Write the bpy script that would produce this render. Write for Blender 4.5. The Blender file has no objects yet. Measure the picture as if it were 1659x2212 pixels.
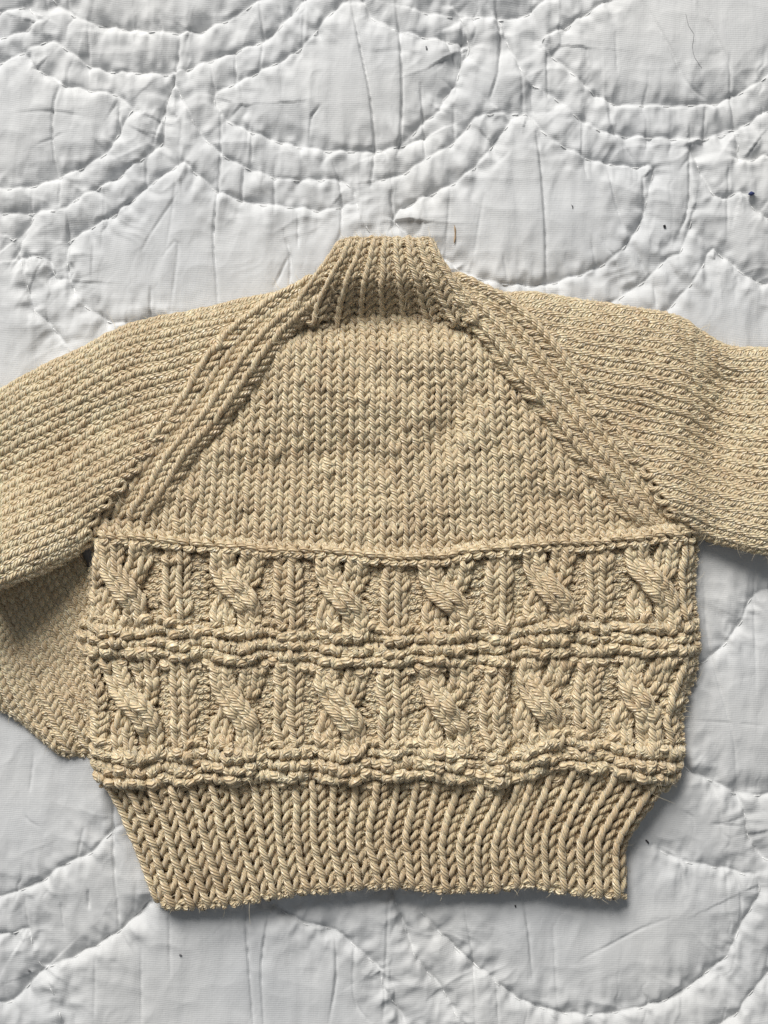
import bpy, math, random
import numpy as np
from mathutils import Vector

random.seed(4)
RNG = np.random.default_rng(11)
K = 0.384 / 1659.0            # metres per drawing unit (the plan is drawn 1659 wide, 2212 high)
CX, CY = 829.5, 1106.0

# ------------------------------------------------------------------ camera, world, lights, exposure
sc = bpy.context.scene
col = sc.collection
cam_d = bpy.data.cameras.new("camera")
cam = bpy.data.objects.new("camera", cam_d)
col.objects.link(cam)
CAM_H = 0.62
PLANE = 34 * K
cam.location = (0, 0, CAM_H + PLANE)
cam_d.sensor_fit = 'VERTICAL'
cam_d.angle = 2 * math.atan(0.5 * 2212 * K / CAM_H)
cam_d.clip_start = 0.01
cam_d.clip_end = 50
sc.camera = cam

w = bpy.data.worlds.new("World")
sc.world = w
w.use_nodes = True
bg = w.node_tree.nodes["Background"]
bg.inputs[0].default_value = (0.88, 0.94, 1.0, 1)
bg.inputs[1].default_value = 0.17

def area(name, loc, target, size, size_y, power, colr):
    l = bpy.data.lights.new(name, 'AREA')
    l.shape = 'RECTANGLE'; l.size = size; l.size_y = size_y
    l.energy = power; l.color = colr
    o = bpy.data.objects.new(name, l)
    col.objects.link(o)
    o.location = loc
    o.rotation_euler = (Vector(target) - Vector(loc)).to_track_quat('-Z', 'Y').to_euler()
    return o
area("window_light", (-1.3, 3.2, 2.4), (0, 0.0, 0), 2.1, 1.9, 256.0, (1.0, 0.975, 0.94))

sc.view_settings.view_transform = 'Standard'
sc.view_settings.look = 'None'
sc.view_settings.exposure = 0.0
sc.view_settings.gamma = 1.0
sc.cycles.max_bounces = 7
sc.cycles.diffuse_bounces = 5

# ------------------------------------------------------------------ helpers
def to_world(p):
    q = np.empty_like(p)
    q[..., 0] = (p[..., 0] - CX) * K
    q[..., 1] = (CY - p[..., 1]) * K
    q[..., 2] = p[..., 2] * K
    return q

def mesh_quads(name, verts, quads, mat, parent=None, uv=None, attrs=None, world=True):
    me = bpy.data.meshes.new(name)
    v = to_world(verts) if world else verts
    n, f = len(v), len(quads)
    me.vertices.add(n)
    me.vertices.foreach_set("co", np.ascontiguousarray(v, dtype=np.float32).ravel())
    me.loops.add(f * 4)
    me.loops.foreach_set("vertex_index", np.ascontiguousarray(quads, dtype=np.int32).ravel())
    me.polygons.add(f)
    me.polygons.foreach_set("loop_start", np.arange(0, f * 4, 4, dtype=np.int32))
    me.polygons.foreach_set("loop_total", np.full(f, 4, dtype=np.int32))
    if uv is not None:
        l = me.uv_layers.new(name="UVMap")
        l.data.foreach_set("uv", np.ascontiguousarray(uv, dtype=np.float32).ravel())
    for an, av in (attrs or {}).items():
        a = me.attributes.new(an, 'FLOAT', 'POINT')
        a.data.foreach_set("value", np.ascontiguousarray(av, dtype=np.float32).ravel())
    me.update(calc_edges=True)
    me.validate()
    me.materials.append(mat)
    o = bpy.data.objects.new(name, me)
    col.objects.link(o)
    if parent is not None:
        o.parent = parent
    return o

def empty(name, loc, parent=None):
    o = bpy.data.objects.new(name, None)
    o.empty_display_size = 0.01
    o.location = loc
    col.objects.link(o)
    if parent is not None:
        o.parent = parent
    return o

def _hash(ix, iy, seed):
    h = (ix.astype(np.int64) * 374761393 + iy.astype(np.int64) * 668265263 + seed * 974634777) & 0xffffffff
    h = ((h ^ (h >> 13)) * 1274126177) & 0xffffffff
    h = h ^ (h >> 16)
    return (h & 0xffffff) / float(0xffffff) * 2 - 1

def vnoise(x, y, seed=0):
    x0 = np.floor(x); y0 = np.floor(y)
    fx = x - x0; fy = y - y0
    fx = fx * fx * fx * (fx * (fx * 6 - 15) + 10); fy = fy * fy * fy * (fy * (fy * 6 - 15) + 10)
    a = _hash(x0, y0, seed); b = _hash(x0 + 1, y0, seed)
    c = _hash(x0, y0 + 1, seed); d = _hash(x0 + 1, y0 + 1, seed)
    return (a * (1 - fx) + b * fx) * (1 - fy) + (c * (1 - fx) + d * fx) * fy

def catmull(pts, step=12.0):
    P = np.array(pts, float)
    if len(P) == 2:
        n = max(2, int(np.linalg.norm(P[1] - P[0]) / step) + 1)
        t = np.linspace(0, 1, n)[:, None]
        return P[0] * (1 - t) + P[1] * t
    Q = np.vstack([2 * P[0] - P[1], P, 2 * P[-1] - P[-2]])
    out = []
    for i in range(1, len(Q) - 2):
        a, b, c, d = Q[i - 1], Q[i], Q[i + 1], Q[i + 2]
        n = max(1, int(np.linalg.norm(c - b) / step))
        for t in np.arange(n) / n:
            out.append(0.5 * (2 * b + (c - a) * t + (2 * a - 5 * b + 4 * c - d) * t ** 2 + (3 * b - a - 3 * c + d) * t ** 3))
    out.append(P[-1])
    return np.array(out)

class Curve:
    """polyline with arc-length parameter 0..1 (extrapolates)"""
    def __init__(self, pts, smooth=True):
        self.p = catmull(pts) if smooth else np.array(pts, float)
        d = np.r_[0, np.cumsum(np.linalg.norm(np.diff(self.p, axis=0), axis=1))]
        self.L = d[-1]; self.t = d / d[-1]
    def __call__(self, t):
        tc = np.clip(t, 0, 1)
        o = np.stack([np.interp(tc, self.t, self.p[:, k]) for k in range(2)], -1)
        e0 = (self.p[1] - self.p[0]) / (self.t[1] - self.t[0]); e1 = (self.p[-1] - self.p[-2]) / (self.t[-1] - self.t[-2])
        o = o + np.minimum(t, 0)[..., None] * e0 + np.maximum(t - 1, 0)[..., None] * e1
        return o

def fx(pts):
    a = np.array(sorted(pts), float)
    xs, ys = a[:, 0], a[:, 1]
    c = catmull(a, 15)
    return lambda X: np.interp(X, c[:, 0], c[:, 1])
def fy(pts):            # x as a function of y
    a = np.array(sorted([(q, p) for p, q in pts]), float)
    c = catmull(a, 15)
    return lambda Y: np.interp(Y, c[:, 0], c[:, 1])

def smooth(a, b, x):
    t = np.clip((x - a) / (b - a), 0, 1)
    return t * t * (3 - 2 * t)

def coons(left, right, bottom, top):
    L, R_, B, T = Curve(left), Curve(right), Curve(bottom), Curve(top)
    c00, c10, c01, c11 = L(np.array(0.)), R_(np.array(0.)), L(np.array(1.)), R_(np.array(1.))
    def S(u, v):
        u_, v_ = u[..., None], v[..., None]
        return ((1 - u_) * L(v) + u_ * R_(v) + (1 - v_) * B(u) + v_ * T(u)
                - ((1 - u_) * (1 - v_) * c00 + u_ * (1 - v_) * c10 + (1 - u_) * v_ * c01 + u_ * v_ * c11))
    return S

# ------------------------------------------------------------------ materials
def new_mat(name):
    m = bpy.data.materials.new(name); m.use_nodes = True
    nt = m.node_tree
    return m, nt, nt.nodes["Principled BSDF"]

def math_n(nt, op, a, b=None, c=None):
    n = nt.nodes.new("ShaderNodeMath"); n.operation = op
    for i, x in enumerate((a, b, c)):
        if x is None: continue
        if isinstance(x, (int, float)): n.inputs[i].default_value = x
        else: nt.links.new(x, n.inputs[i])
    return n.outputs[0]

def yarn_material():
    m, nt, b = new_mat("beige_yarn")
    N, L = nt.nodes, nt.links
    uv = N.new("ShaderNodeUVMap"); uv.uv_map = "UVMap"
    sep = N.new("ShaderNodeSeparateXYZ"); L.new(uv.outputs[0], sep.inputs[0])
    NP = 6.0
    along = math_n(nt, 'MULTIPLY', sep.outputs[0], 0.85)
    ph = math_n(nt, 'MULTIPLY', math_n(nt, 'ADD', sep.outputs[1], along), NP)
    # fibres: noise stretched along the plies
    comb = N.new("ShaderNodeCombineXYZ")
    L.new(math_n(nt, 'MULTIPLY', ph, 2.2), comb.inputs[0]); L.new(math_n(nt, 'MULTIPLY', sep.outputs[0], 2.0), comb.inputs[1])
    nz = N.new("ShaderNodeTexNoise"); nz.inputs["Scale"].default_value = 1.0; nz.inputs["Detail"].default_value = 3
    L.new(comb.outputs[0], nz.inputs["Vector"])
    wob = math_n(nt, 'MULTIPLY', math_n(nt, 'SUBTRACT', nz.outputs[0], 0.5), 0.35)
    s = math_n(nt, 'SINE', math_n(nt, 'MULTIPLY', math_n(nt, 'ADD', ph, wob), 2 * math.pi))
    # rounded plies with narrow grooves
    h = math_n(nt, 'POWER', math_n(nt, 'ADD', math_n(nt, 'MULTIPLY', s, 0.5), 0.5), 1.0)
    hh = math_n(nt, 'ADD', h, math_n(nt, 'MULTIPLY', nz.outputs[0], 0.7))
    bump = N.new("ShaderNodeBump"); bump.inputs["Strength"].default_value = 1.0
    bump.inputs["Distance"].default_value = 2.5 * K
    L.new(hh, bump.inputs["Height"]); L.new(bump.outputs[0], b.inputs["Normal"])
    # colour
    tint = N.new("ShaderNodeAttribute"); tint.attribute_name = "tint"
    fac = math_n(nt, 'ADD', math_n(nt, 'MULTIPLY', tint.outputs["Fac"], 0.5), math_n(nt, 'MULTIPLY', nz.outputs[0], 0.45))
    cr = N.new("ShaderNodeValToRGB")
    cr.color_ramp.elements[0].position = 0.15; cr.color_ramp.elements[0].color = (0.60, 0.44, 0.26, 1)
    cr.color_ramp.elements[1].position = 0.85; cr.color_ramp.elements[1].color = (0.93, 0.78, 0.515, 1)
    L.new(fac, cr.inputs[0]); L.new(cr.outputs[0], b.inputs["Base Color"])
    b.inputs["Roughness"].default_value = 0.34
    b.inputs["Specular IOR Level"].default_value = 0.75
    b.inputs["Subsurface Weight"].default_value = 0.35
    b.inputs["Subsurface Scale"].default_value = 0.0011
    b.inputs["Subsurface Radius"].default_value = (1.0, 0.75, 0.5)
    b.inputs["Sheen Weight"].default_value = 0.5
    b.inputs["Sheen Roughness"].default_value = 0.4
    b.inputs["Sheen Tint"].default_value = (1, 0.93, 0.8, 1)
    return m

def simple_mat(name, colr, rough=0.8, noise=0.1, scale=900, sheen=0.0):
    m, nt, b = new_mat(name)
    N, L = nt.nodes, nt.links
    tc = N.new("ShaderNodeTexCoord")
    nz = N.new("ShaderNodeTexNoise"); nz.inputs["Scale"].default_value = scale; nz.inputs["Detail"].default_value = 3
    L.new(tc.outputs["Object"], nz.inputs["Vector"])
    cr = N.new("ShaderNodeValToRGB")
    c = np.array(colr)
    cr.color_ramp.elements[0].position = 0.3; cr.color_ramp.elements[0].color = (*(c * (1 - noise)), 1)
    cr.color_ramp.elements[1].position = 0.7; cr.color_ramp.elements[1].color = (*np.minimum(c * (1 + noise), 1), 1)
    L.new(nz.outputs[0], cr.inputs[0]); L.new(cr.outputs[0], b.inputs["Base Color"])
    b.inputs["Roughness"].default_value = rough
    b.inputs["Sheen Weight"].default_value = sheen
    return m

def cotton_material():
    m, nt, b = new_mat("white_cotton")
    N, L = nt.nodes, nt.links
    tc = N.new("ShaderNodeTexCoord")
    # thread weave: two crossed sets of threads, gently bent
    nb = N.new("ShaderNodeTexNoise"); nb.inputs["Scale"].default_value = 14; nb.inputs["Detail"].default_value = 2
    L.new(tc.outputs["Object"], nb.inputs["Vector"])
    sep = N.new("ShaderNodeSeparateXYZ"); L.new(tc.outputs["Object"], sep.inputs[0])
    bend = math_n(nt, 'MULTIPLY', nb.outputs[0], 0.012)
    wx = math_n(nt, 'SINE', math_n(nt, 'MULTIPLY', math_n(nt, 'ADD', sep.outputs[0], bend), 2 * math.pi / 0.00085))
    wy = math_n(nt, 'SINE', math_n(nt, 'MULTIPLY', math_n(nt, 'ADD', sep.outputs[1], bend), 2 * math.pi / 0.00095))
    ns = N.new("ShaderNodeTexNoise"); ns.inputs["Scale"].default_value = 1500; ns.inputs["Detail"].default_value = 2
    mp = N.new("ShaderNodeMapping"); mp.inputs["Scale"].default_value = (0.35, 1.0, 1.0)
    L.new(tc.outputs["Object"], mp.inputs[0]); L.new(mp.outputs[0], ns.inputs["Vector"])
    hh = math_n(nt, 'ADD', math_n(nt, 'ADD', math_n(nt, 'MULTIPLY', wx, 0.25), math_n(nt, 'MULTIPLY', wy, 0.5)), math_n(nt, 'MULTIPLY', ns.outputs[0], 1.6))
    bump = N.new("ShaderNodeBump"); bump.inputs["Strength"].default_value = 0.45; bump.inputs["Distance"].default_value = 0.00007
    L.new(hh, bump.inputs["Height"])
    # small crumples in the cloth
    nc = N.new("ShaderNodeTexNoise"); nc.inputs["Scale"].default_value = 95; nc.inputs["Detail"].default_value = 4; nc.inputs["Roughness"].default_value = 0.55
    mp2 = N.new("ShaderNodeMapping"); mp2.inputs["Scale"].default_value = (1.0, 0.45, 1.0)
    L.new(tc.outputs["Object"], mp2.inputs[0]); L.new(mp2.outputs[0], nc.inputs["Vector"])
    bump2 = N.new("ShaderNodeBump"); bump2.inputs["Strength"].default_value = 0.6; bump2.inputs["Distance"].default_value = 0.0012
    L.new(nc.outputs[0], bump2.inputs["Height"]); L.new(bump.outputs[0], bump2.inputs["Normal"])
    L.new(bump2.outputs[0], b.inputs["Normal"])
    nl = N.new("ShaderNodeTexNoise"); nl.inputs["Scale"].default_value = 9; nl.inputs["Detail"].default_value = 4
    L.new(tc.outputs["Object"], nl.inputs["Vector"])
    cr = N.new("ShaderNodeValToRGB")
    cr.color_ramp.elements[0].position = 0.3; cr.color_ramp.elements[0].color = (0.59, 0.60, 0.61, 1)
    cr.color_ramp.elements[1].position = 0.7; cr.color_ramp.elements[1].color = (0.665, 0.665, 0.655, 1)
    L.new(nl.outputs[0], cr.inputs[0]); L.new(cr.outputs[0], b.inputs["Base Color"])
    b.inputs["Roughness"].default_value = 0.85
    b.inputs["Specular IOR Level"].default_value = 0.2
    b.inputs["Sheen Weight"].default_value = 0.12
    return m

M_YARN = yarn_material()
M_INNER_SHADE = simple_mat("shaded_inner_yarn", (0.40, 0.28, 0.16), 0.9, 0.18, 700)  # same yarn, darkened: shade of the gaps between stitches put into the colour
M_FUZZ = simple_mat("yarn_fibre", (0.74, 0.63, 0.44), 0.6, 0.1, 300)
M_COTTON = cotton_material()
M_THREAD = simple_mat("white_thread", (0.86, 0.86, 0.85), 0.4, 0.03, 2000)
M_BED = simple_mat("bed_linen", (0.6, 0.6, 0.6), 0.9, 0.05, 50)
M_DARK = simple_mat("dark_lint", (0.03, 0.03, 0.035), 0.8, 0.3, 900)
M_GREY = simple_mat("grey_lint", (0.16, 0.16, 0.17), 0.8, 0.3, 900)
M_BLUE = simple_mat("navy_lint", (0.03, 0.045, 0.14), 0.8, 0.3, 900)
M_STRAW = simple_mat("dry_straw", (0.42, 0.29, 0.17), 0.7, 0.2, 900)
M_NAVY = simple_mat("navy_cloth", (0.012, 0.014, 0.025), 0.9, 0.2, 900)

# ------------------------------------------------------------------ bed and quilt
def half(pts, ox=0, oy=0):
    return [(ox + x * 0.5, oy + y * 0.5) for x, y in pts]
A = lambda *p: half(p)
Bq = lambda *p: half(p, 829.5, 0)
C_ = lambda *p: half(p, 0, 1620)
D_ = lambda *p: half(p, 829.5, 1620)
SEAMS = [
    A((180, -60), (270, 25), (360, 72), (430, 85), (520, 95), (640, 113), (790, 115), (930, 80), (1020, 40), (1110, -20)),
    A((-60, 250), (0, 240), (60, 212), (130, 175), (205, 155), (290, 205), (370, 262), (490, 288), (625, 288), (740, 290), (880, 245), (1040, 190), (1150, 140), (1250, 45), (1310, -30)),
    A((105, 215), (130, 275), (190, 302), (260, 348), (330, 360), (400, 378), (495, 388), (535, 430), (562, 455)),
    A((-60, 800), (20, 800), (120, 787), (235, 750), (350, 705), (450, 640), (495, 565), (562, 455), (600, 470)),
    A((-60, 905), (60, 905), (160, 897), (265, 890), (310, 850), (410, 800), (500, 745), (560, 700), (620, 660), (690, 590), (700, 465), (735, 345), (795, 450), (860, 565), (955, 655), (1060, 710), (1190, 755), (1320, 765), (1470, 768), (1525, 815), (1550, 910), (1600, 1000), (1650, 1080)),
    A((270, 1030), (390, 965), (520, 885), (620, 800), (720, 725), (780, 688), (860, 755), (940, 820), (1060, 855), (1190, 878), (1300, 888), (1400, 900), (1500, 870)),
    A((270, 1030), (268, 1120), (285, 1200), (330, 1290), (380, 1335), (470, 1385), (560, 1392), (700, 1370)),
    A((1480, -20), (1400, 60), (1330, 155), (1230, 232), (1130, 282), (1015, 340), (915, 392), (950, 475), (1000, 520), (1100, 562), (1200, 597), (1320, 622), (1420, 637), (1530, 636), (1659, 632), (1750, 610), (1840, 570)),
    A((0, 1000), (35, 1020), (65, 1105), (95, 1220), (130, 1335), (200, 1400), (260, 1480)),
    A((35, 1020), (95, 960), (130, 900)),
    A((65, 1105), (170, 1100), (232, 1197), (285, 1200)),
    A((80, -40), (115, 20), (140, 66), (60, 120), (0, 130), (-60, 150)),
    A((-60, 30), (30, 20), (85, 5), (115, 20)),
    Bq((70, 108), (185, 138), (290, 157), (375, 170), (350, 230), (325, 290), (310, 352), (262, 400), (245, 458), (180, 500), (90, 592), (0, 635)),
    Bq((-90, -20), (-60, 40), (-20, 70), (70, 108)),
    Bq((130, 15), (230, 38), (330, 40), (500, 50), (620, 35), (700, -20)),
    Bq((500, 50), (515, 70), (540, 150), (580, 240), (640, 335), (740, 392), (850, 492), (970, 560), (1100, 572), (1250, 582), (1410, 575), (1560, 532), (1659, 470), (1750, 420)),
    Bq((980, -20), (870, 45), (790, 95), (690, 150), (725, 210), (790, 265), (880, 350), (960, 410), (1060, 435), (1180, 438), (1290, 440), (1420, 430), (1520, 400), (1620, 350), (1720, 280)),
    Bq((560, 500), (625, 470), (680, 540), (780, 620), (880, 667), (990, 695), (1090, 708), (1175, 715), (1150, 850), (1130, 930), (1080, 1020), (1000, 1105), (930, 1150), (880, 1172), (800, 1195), (705, 1220), (590, 1225), (470, 1210), (350, 1170), (280, 1120), (180, 1060), (100, 1000), (45, 930), (70, 890), (180, 835), (310, 775), (420, 682), (490, 590), (560, 500)),
    Bq((612, 468), (500, 470), (400, 490), (320, 585), (180, 675), (70, 740), (-20, 760)),
    Bq((375, 170), (345, 60), (300, 0)),
    Bq((1350, 630), (1390, 740), (1440, 830), (1480, 850), (1560, 820), (1640, 910), (1720, 940)),
    Bq((1080, 1245), (1160, 1190), (1240, 1108), (1290, 1090), (1330, 990), (1350, 900)),
    Bq((1080, 1480), (1180, 1400), (1270, 1300), (1340, 1222), (1400, 1130), (1440, 1068), (1520, 1130), (1610, 1198), (1700, 1215)),
    Bq((1410, 575), (1545, 540), (1560, 680), (1659, 660)),
    Bq((880, 1380), (1000, 1300), (1080, 1245)),
    C_((-80, 665), (0, 655), (80, 625), (170, 585), (270, 510), (380, 465), (470, 372), (560, 330)),
    C_((180, 970), (280, 935), (400, 872), (500, 812), (560, 760), (630, 690)),
    C_((-60, 830), (40, 815), (100, 810), (130, 900), (180, 1005), (230, 1110), (260, 1230)),
    C_((-60, 1120), (40, 1110), (100, 1050), (180, 970)),
    C_((1180, 700), (1300, 770), (1450, 812), (1560, 900), (1640, 980), (1659, 1060), (1720, 1150), (1760, 1230)),
    D_((1240, 20), (1290, 52), (1340, 112), (1440, 155), (1540, 207), (1659, 215), (1740, 210)),
    D_((1540, 207), (1580, 300), (1590, 382), (1640, 470), (1720, 520)),
    D_((1180, 440), (1270, 490), (1400, 520), (1530, 547), (1620, 570), (1640, 640), (1600, 720), (1555, 800), (1500, 922), (1400, 1010), (1310, 1080), (1200, 1122), (1100, 1150), (1000, 1170), (880, 1175), (740, 1160), (620, 1122), (540, 1072), (470, 1012), (380, 942), (300, 868), (230, 800), (140, 700)),
    D_((0, 560), (60, 700), (130, 900), (180, 980), (250, 1060), (300, 1150), (360, 1230)),
    D_((1450, 1230), (1530, 1180), (1610, 1070), (1659, 1020), (1740, 950)),
    [(1497, 1452), (1520, 1439), (1551, 1421), (1586, 1383), (1614, 1341), (1628, 1302), (1659, 1281), (1720, 1260)],
    [(1750, 2080), (1800, 1800), (1850, 1500)],
    [(-120, 300), (-60, 390), (-20, 400), (-90, 640), (-60, 1200)],
]
# (points, depth, side step) : side step > 0 puts the higher side on the left
CREASES = [
    (A((772, 118), (745, 290), (700, 430), (650, 600)), 5, 7),
    (A((242, 350), (215, 470), (213, 600), (230, 750)), 5, 5),
    (A((1115, -20), (1132, 140), (1115, 280)), 3, 4),
    (A((1010, 190), (1012, 360)), 5, 4),
    (A((1515, -20), (1560, 200), (1600, 400), (1618, 620), (1600, 785)), 6, -5),
    (A((945, 470), (945, 650), (930, 850), (915, 1000), (925, 1150), (935, 1320)), 6, 5),
    (A((1420, 640), (1470, 800), (1470, 1000), (1450, 1050)), 4, -3),
    (A((1220, 980), (1250, 1100), (1248, 1240)), 5, 3),
    (A((1085, 540), (1078, 680)), 4, -4), (A((1045, 700), (1035, 865)), 4, -3), (A((1180, 700), (1180, 905)), 3, 2),
    (A((1285, 900), (1285, 1055)), 5, 3), (A((500, 420), (500, 565)), 5, 4), (A((370, 70), (368, 345)), 2, 2),
    (A((1310, 20), (1305, 160)), 3, 3), (A((640, 1230), (640, 1390)), 4, -3), (A((275, 880), (275, 1240)), 3, -3),
    (A((120, 800), (100, 960), (10, 1150)), 3, 3), (A((790, 380), (735, 900), (700, 1100)), 1.5, 1), (A((1250, 0), (1252, 40)), 4, 2),
    (A((250, 750), (235, 880)), 3, 3), (A((620, 660), (620, 800)), 3, -3), (A((905, 245), (920, 390)), 3, 3),
    (A((600, 1080), (640, 1000), (760, 820)), 1.5, 1.5), (A((390, 1000), (380, 1200)), 1.5, -1),
    (A((60, 470), (200, 465), (340, 485)), 1.0, 2.5), (A((140, 610), (210, 580), (260, 560)), 1.0, 2.0),
    (A((1330, 600), (1345, 480), (1380, 440)), 3, 2), (A((690, 1100), (760, 1040), (720, 1380)), 1.5, 1.5),
    (A((1180, 1230), (1240, 1100)), 3, 2), (A((860, 250), (770, 290)), 2, 1),
    (Bq((52, -20), (70, 150), (80, 350), (72, 580), (55, 655)), 6, -5),
    (Bq((488, -20), (510, 130), (500, 290)), 7, -5), (Bq((500, 290), (465, 400)), 4, -3),
    (Bq((160, 340), (172, 500), (182, 685)), 4, -4), (Bq((665, 555), (690, 750), (705, 1000), (710, 1260)), 6, -5),
    (Bq((1335, 640), (1330, 870), (1290, 1000)), 6, 4), (Bq((1410, 430), (1400, 605)), 4, 3),
    (Bq((1505, 200), (1515, 400), (1540, 560), (1557, 680)), 4, 3), (Bq((712, 180), (718, 400)), 4, -4),
    (Bq((975, 690), (1000, 820), (1050, 980)), 3, 3), (Bq((1130, 740), (1142, 945)), 4, 3),
    (Bq((1130, -20), (1250, 200), (1320, 340), (1420, 410)), 2.5, 2), (Bq((28, 810), (42, 935)), 5, 3),
    (Bq((345, 40), (330, 300), (305, 410)), 4, -4), (Bq((1505, 680), (1500, 1000)), 2.5, 2),
    (Bq((1180, 1180), (1190, 1320)), 3, -2), (Bq((1085, 1020), (1150, 1185)), 3, 2), (Bq((265, 125), (320, 280)), 3, 2),
    (Bq((985, 420), (1000, 540), (1080, 660), (1100, 700)), 3, 2), (Bq((870, 670), (890, 760)), 3, 2),
    (Bq((640, 335), (655, 470)), 3, 2), (Bq((870, 500), (862, 660)), 3, -2), (Bq((1010, 120), (1020, 300)), 2, 1.5),
    (Bq((380, 1170), (440, 800)), 1.2, -1), (Bq((150, 1060), (165, 900)), 2, 1.5), (Bq((265, 1130), (290, 800)), 1.5, 1.5),
    (Bq((930, 1170), (905, 1010)), 2, 1.5), (Bq((545, 1220), (520, 1090)), 2, -1.5), (Bq((1290, 720), (1340, 640), (1335, 500)), 2, 1.5),
    (Bq((305, 440), (310, 590)), 3, 3), (Bq((600, 290), (610, 460)), 3, 2), (Bq((1360, -20), (1480, 210), (1510, 290)), 2, 1.5),
    (C_((478, 225), (478, 400), (490, 645)), 6, 4), (C_((1050, 690), (1070, 950), (1090, 1230)), 5, 4),
    (C_((1155, 720), (1125, 950), (1135, 1230)), 4, -4), (C_((1445, 800), (1450, 1000), (1420, 1200)), 4, -3),
    (C_((90, 650), (105, 810)), 3, 2), (C_((370, 620), (372, 705)), 4, 3), (C_((722, 680), (728, 1000)), 2, 2),
    (C_((600, 880), (600, 1230)), 2.5, 2), (C_((60, 200), (90, 300), (160, 350)), 1, 1.5), (C_((350, 350), (320, 480)), 2, 1.5),
    (C_((400, 870), (395, 1200)), 2, 1.5), (C_((510, 810), (560, 900)), 2, 1), (C_((1530, 830), (1530, 1100), (1600, 1200)), 3, 2),
    (C_((130, 30), (110, 200)), 2, 2), (C_((250, 680), (262, 800)), 3, 2), (C_((495, 620), (500, 800)), 3, 2),
    (D_((350, 700), (390, 930), (400, 1230)), 3, 2), (D_((600, 620), (630, 800), (650, 1020)), 3, -2),
    (D_((1530, 540), (1560, 650), (1555, 800)), 3, 2), (D_((20, 620), (10, 900), (-5, 1230)), 3, -2),
    (D_((1290, 490), (1310, 600)), 3, 2), (D_((740, 780), (760, 1160)), 2, 2), (D_((490, 1020), (500, 1200)), 3, 2),
    (D_((1300, 270), (1345, 300), (1350, 380)), 1, 1.5), (D_((1430, 330), (1500, 338), (1580, 345)), 1, 2), (D_((860, 930), (1100, 800), (1250, 740)), 1.2, 1),
    ([(1525, 1240), (1540, 1400), (1590, 1600), (1600, 1720)], 2, 2), ([(1500, 1560), (1600, 1566), (1659, 1572)], 0.6, 1.5),
    ([(1640, 1180), (1640, 1500)], 2, 2),
]

gx = np.r_[np.arange(-420, -40, 30.0), np.arange(-40, 1700, 2.85), np.arange(1700, 2090, 30.0)]
gy = np.r_[np.arange(-420, -40, 30.0), np.arange(-40, 2254, 2.85), np.arange(2254, 2640, 30.0)]
GX, GY = np.meshgrid(gx, gy)

def line_field(lines, reach):
    """distance to the nearest line, arc position along it, side and line number"""
    D = np.full(GX.shape, 1e4); S = np.zeros(GX.shape); SG = np.zeros(GX.shape); ID = np.zeros(GX.shape, int); AB = np.zeros(GX.shape)
    for li, pts in enumerate(lines):
        P = catmull(pts, 14)
        arc = 0.0
        for a, b in zip(P[:-1], P[1:]):
            d = b - a; ln = np.hypot(*d)
            if ln < 1e-6: continue
            i0, i1 = np.searchsorted(gx, (min(a[0], b[0]) - reach, max(a[0], b[0]) + reach))
            j0, j1 = np.searchsorted(gy, (min(a[1], b[1]) - reach, max(a[1], b[1]) + reach))
            if i1 > i0 and j1 > j0:
                sx = GX[j0:j1, i0:i1] - a[0]; sy = GY[j0:j1, i0:i1] - a[1]
                t = np.clip((sx * d[0] + sy * d[1]) / ln ** 2, 0, 1)
                dx = sx - t * d[0]; dy = sy - t * d[1]
                dd = np.hypot(dx, dy)
                sub = D[j0:j1, i0:i1]
                m = dd < sub
                sub[m] = dd[m]
                S[j0:j1, i0:i1][m] = (arc + t * ln)[m]
                SG[j0:j1, i0:i1][m] = np.sign(sx * d[1] - sy * d[0])[m]
                ID[j0:j1, i0:i1][m] = li
                AB[j0:j1, i0:i1][m] = (-dy / np.maximum(dd, 1e-3))[m]
            arc += ln
    line_field.above = AB
    return D, S, SG, ID

PITCH = 56.0
def ridged(n): return 1 - 2 * np.abs(n)
PROD = np.ones(GX.shape); PUCK = np.zeros(GX.shape); D = np.full(GX.shape, 150.0)
for li, pts in enumerate(SEAMS):
    d, S, SG, _ = line_field([pts], 130)
    UP = np.clip(line_field.above, -1, 1)            # +1 straight above the seam, -1 straight below it
    m = d < 130
    d = d[m]; S = S[m]; SG = SG[m]; UP = UP[m]
    sc_ = np.cos(2 * np.pi * S / PITCH + li * 1.7)   # +1 midway between the dashes, -1 at them
    o_ = -(7.0 * (0.5 + 0.5 * sc_) ** 0.8 + 1.2 * vnoise(S / 17.0 + li * 5.1, S * 0, 2)) * np.exp(-d / 22.0) * UP * smooth(0.1, 0.5, np.abs(UP))
    d2 = np.abs(d + o_)
    ab = smooth(-0.3, 0.3, UP); lam = 7.0 + 2.0 * (1 - ab); wl = 0.75 - 0.40 * ab
    amp = np.clip(0.80 + 0.4 * vnoise(S / 90.0 + li * 3.7, S * 0, 1), 0.2, 1.0)
    fade = 1 - smooth(95, 130, d)
    PROD[m] *= 1 - amp * (wl * np.exp(-d2 / lam) + (1 - wl) * np.exp(-d2 / 44.0)) * fade
    pk = 2.2 * sc_ * np.exp(-d / 18.0) * (1 - np.exp(-d / 5.0))
    pk += 4.0 * vnoise(S / 15.0 + li * 31.7, d / 60.0 + SG * 5.3, 3) * np.exp(-d / 22.0) * (1 - np.exp(-d / 7.0))
    pk += 5.0 * vnoise(S / 36.0 + li * 11.7, d / 90.0 + SG * 3.3, 4) * np.exp(-d / 42.0) * (1 - np.exp(-d / 12.0))
    PUCK[m] += pk * fade
    D[m] = np.minimum(D[m], d)
near = np.exp(-D / 42.0)
H = 21.0 * PROD + 1.25 * PUCK
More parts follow.
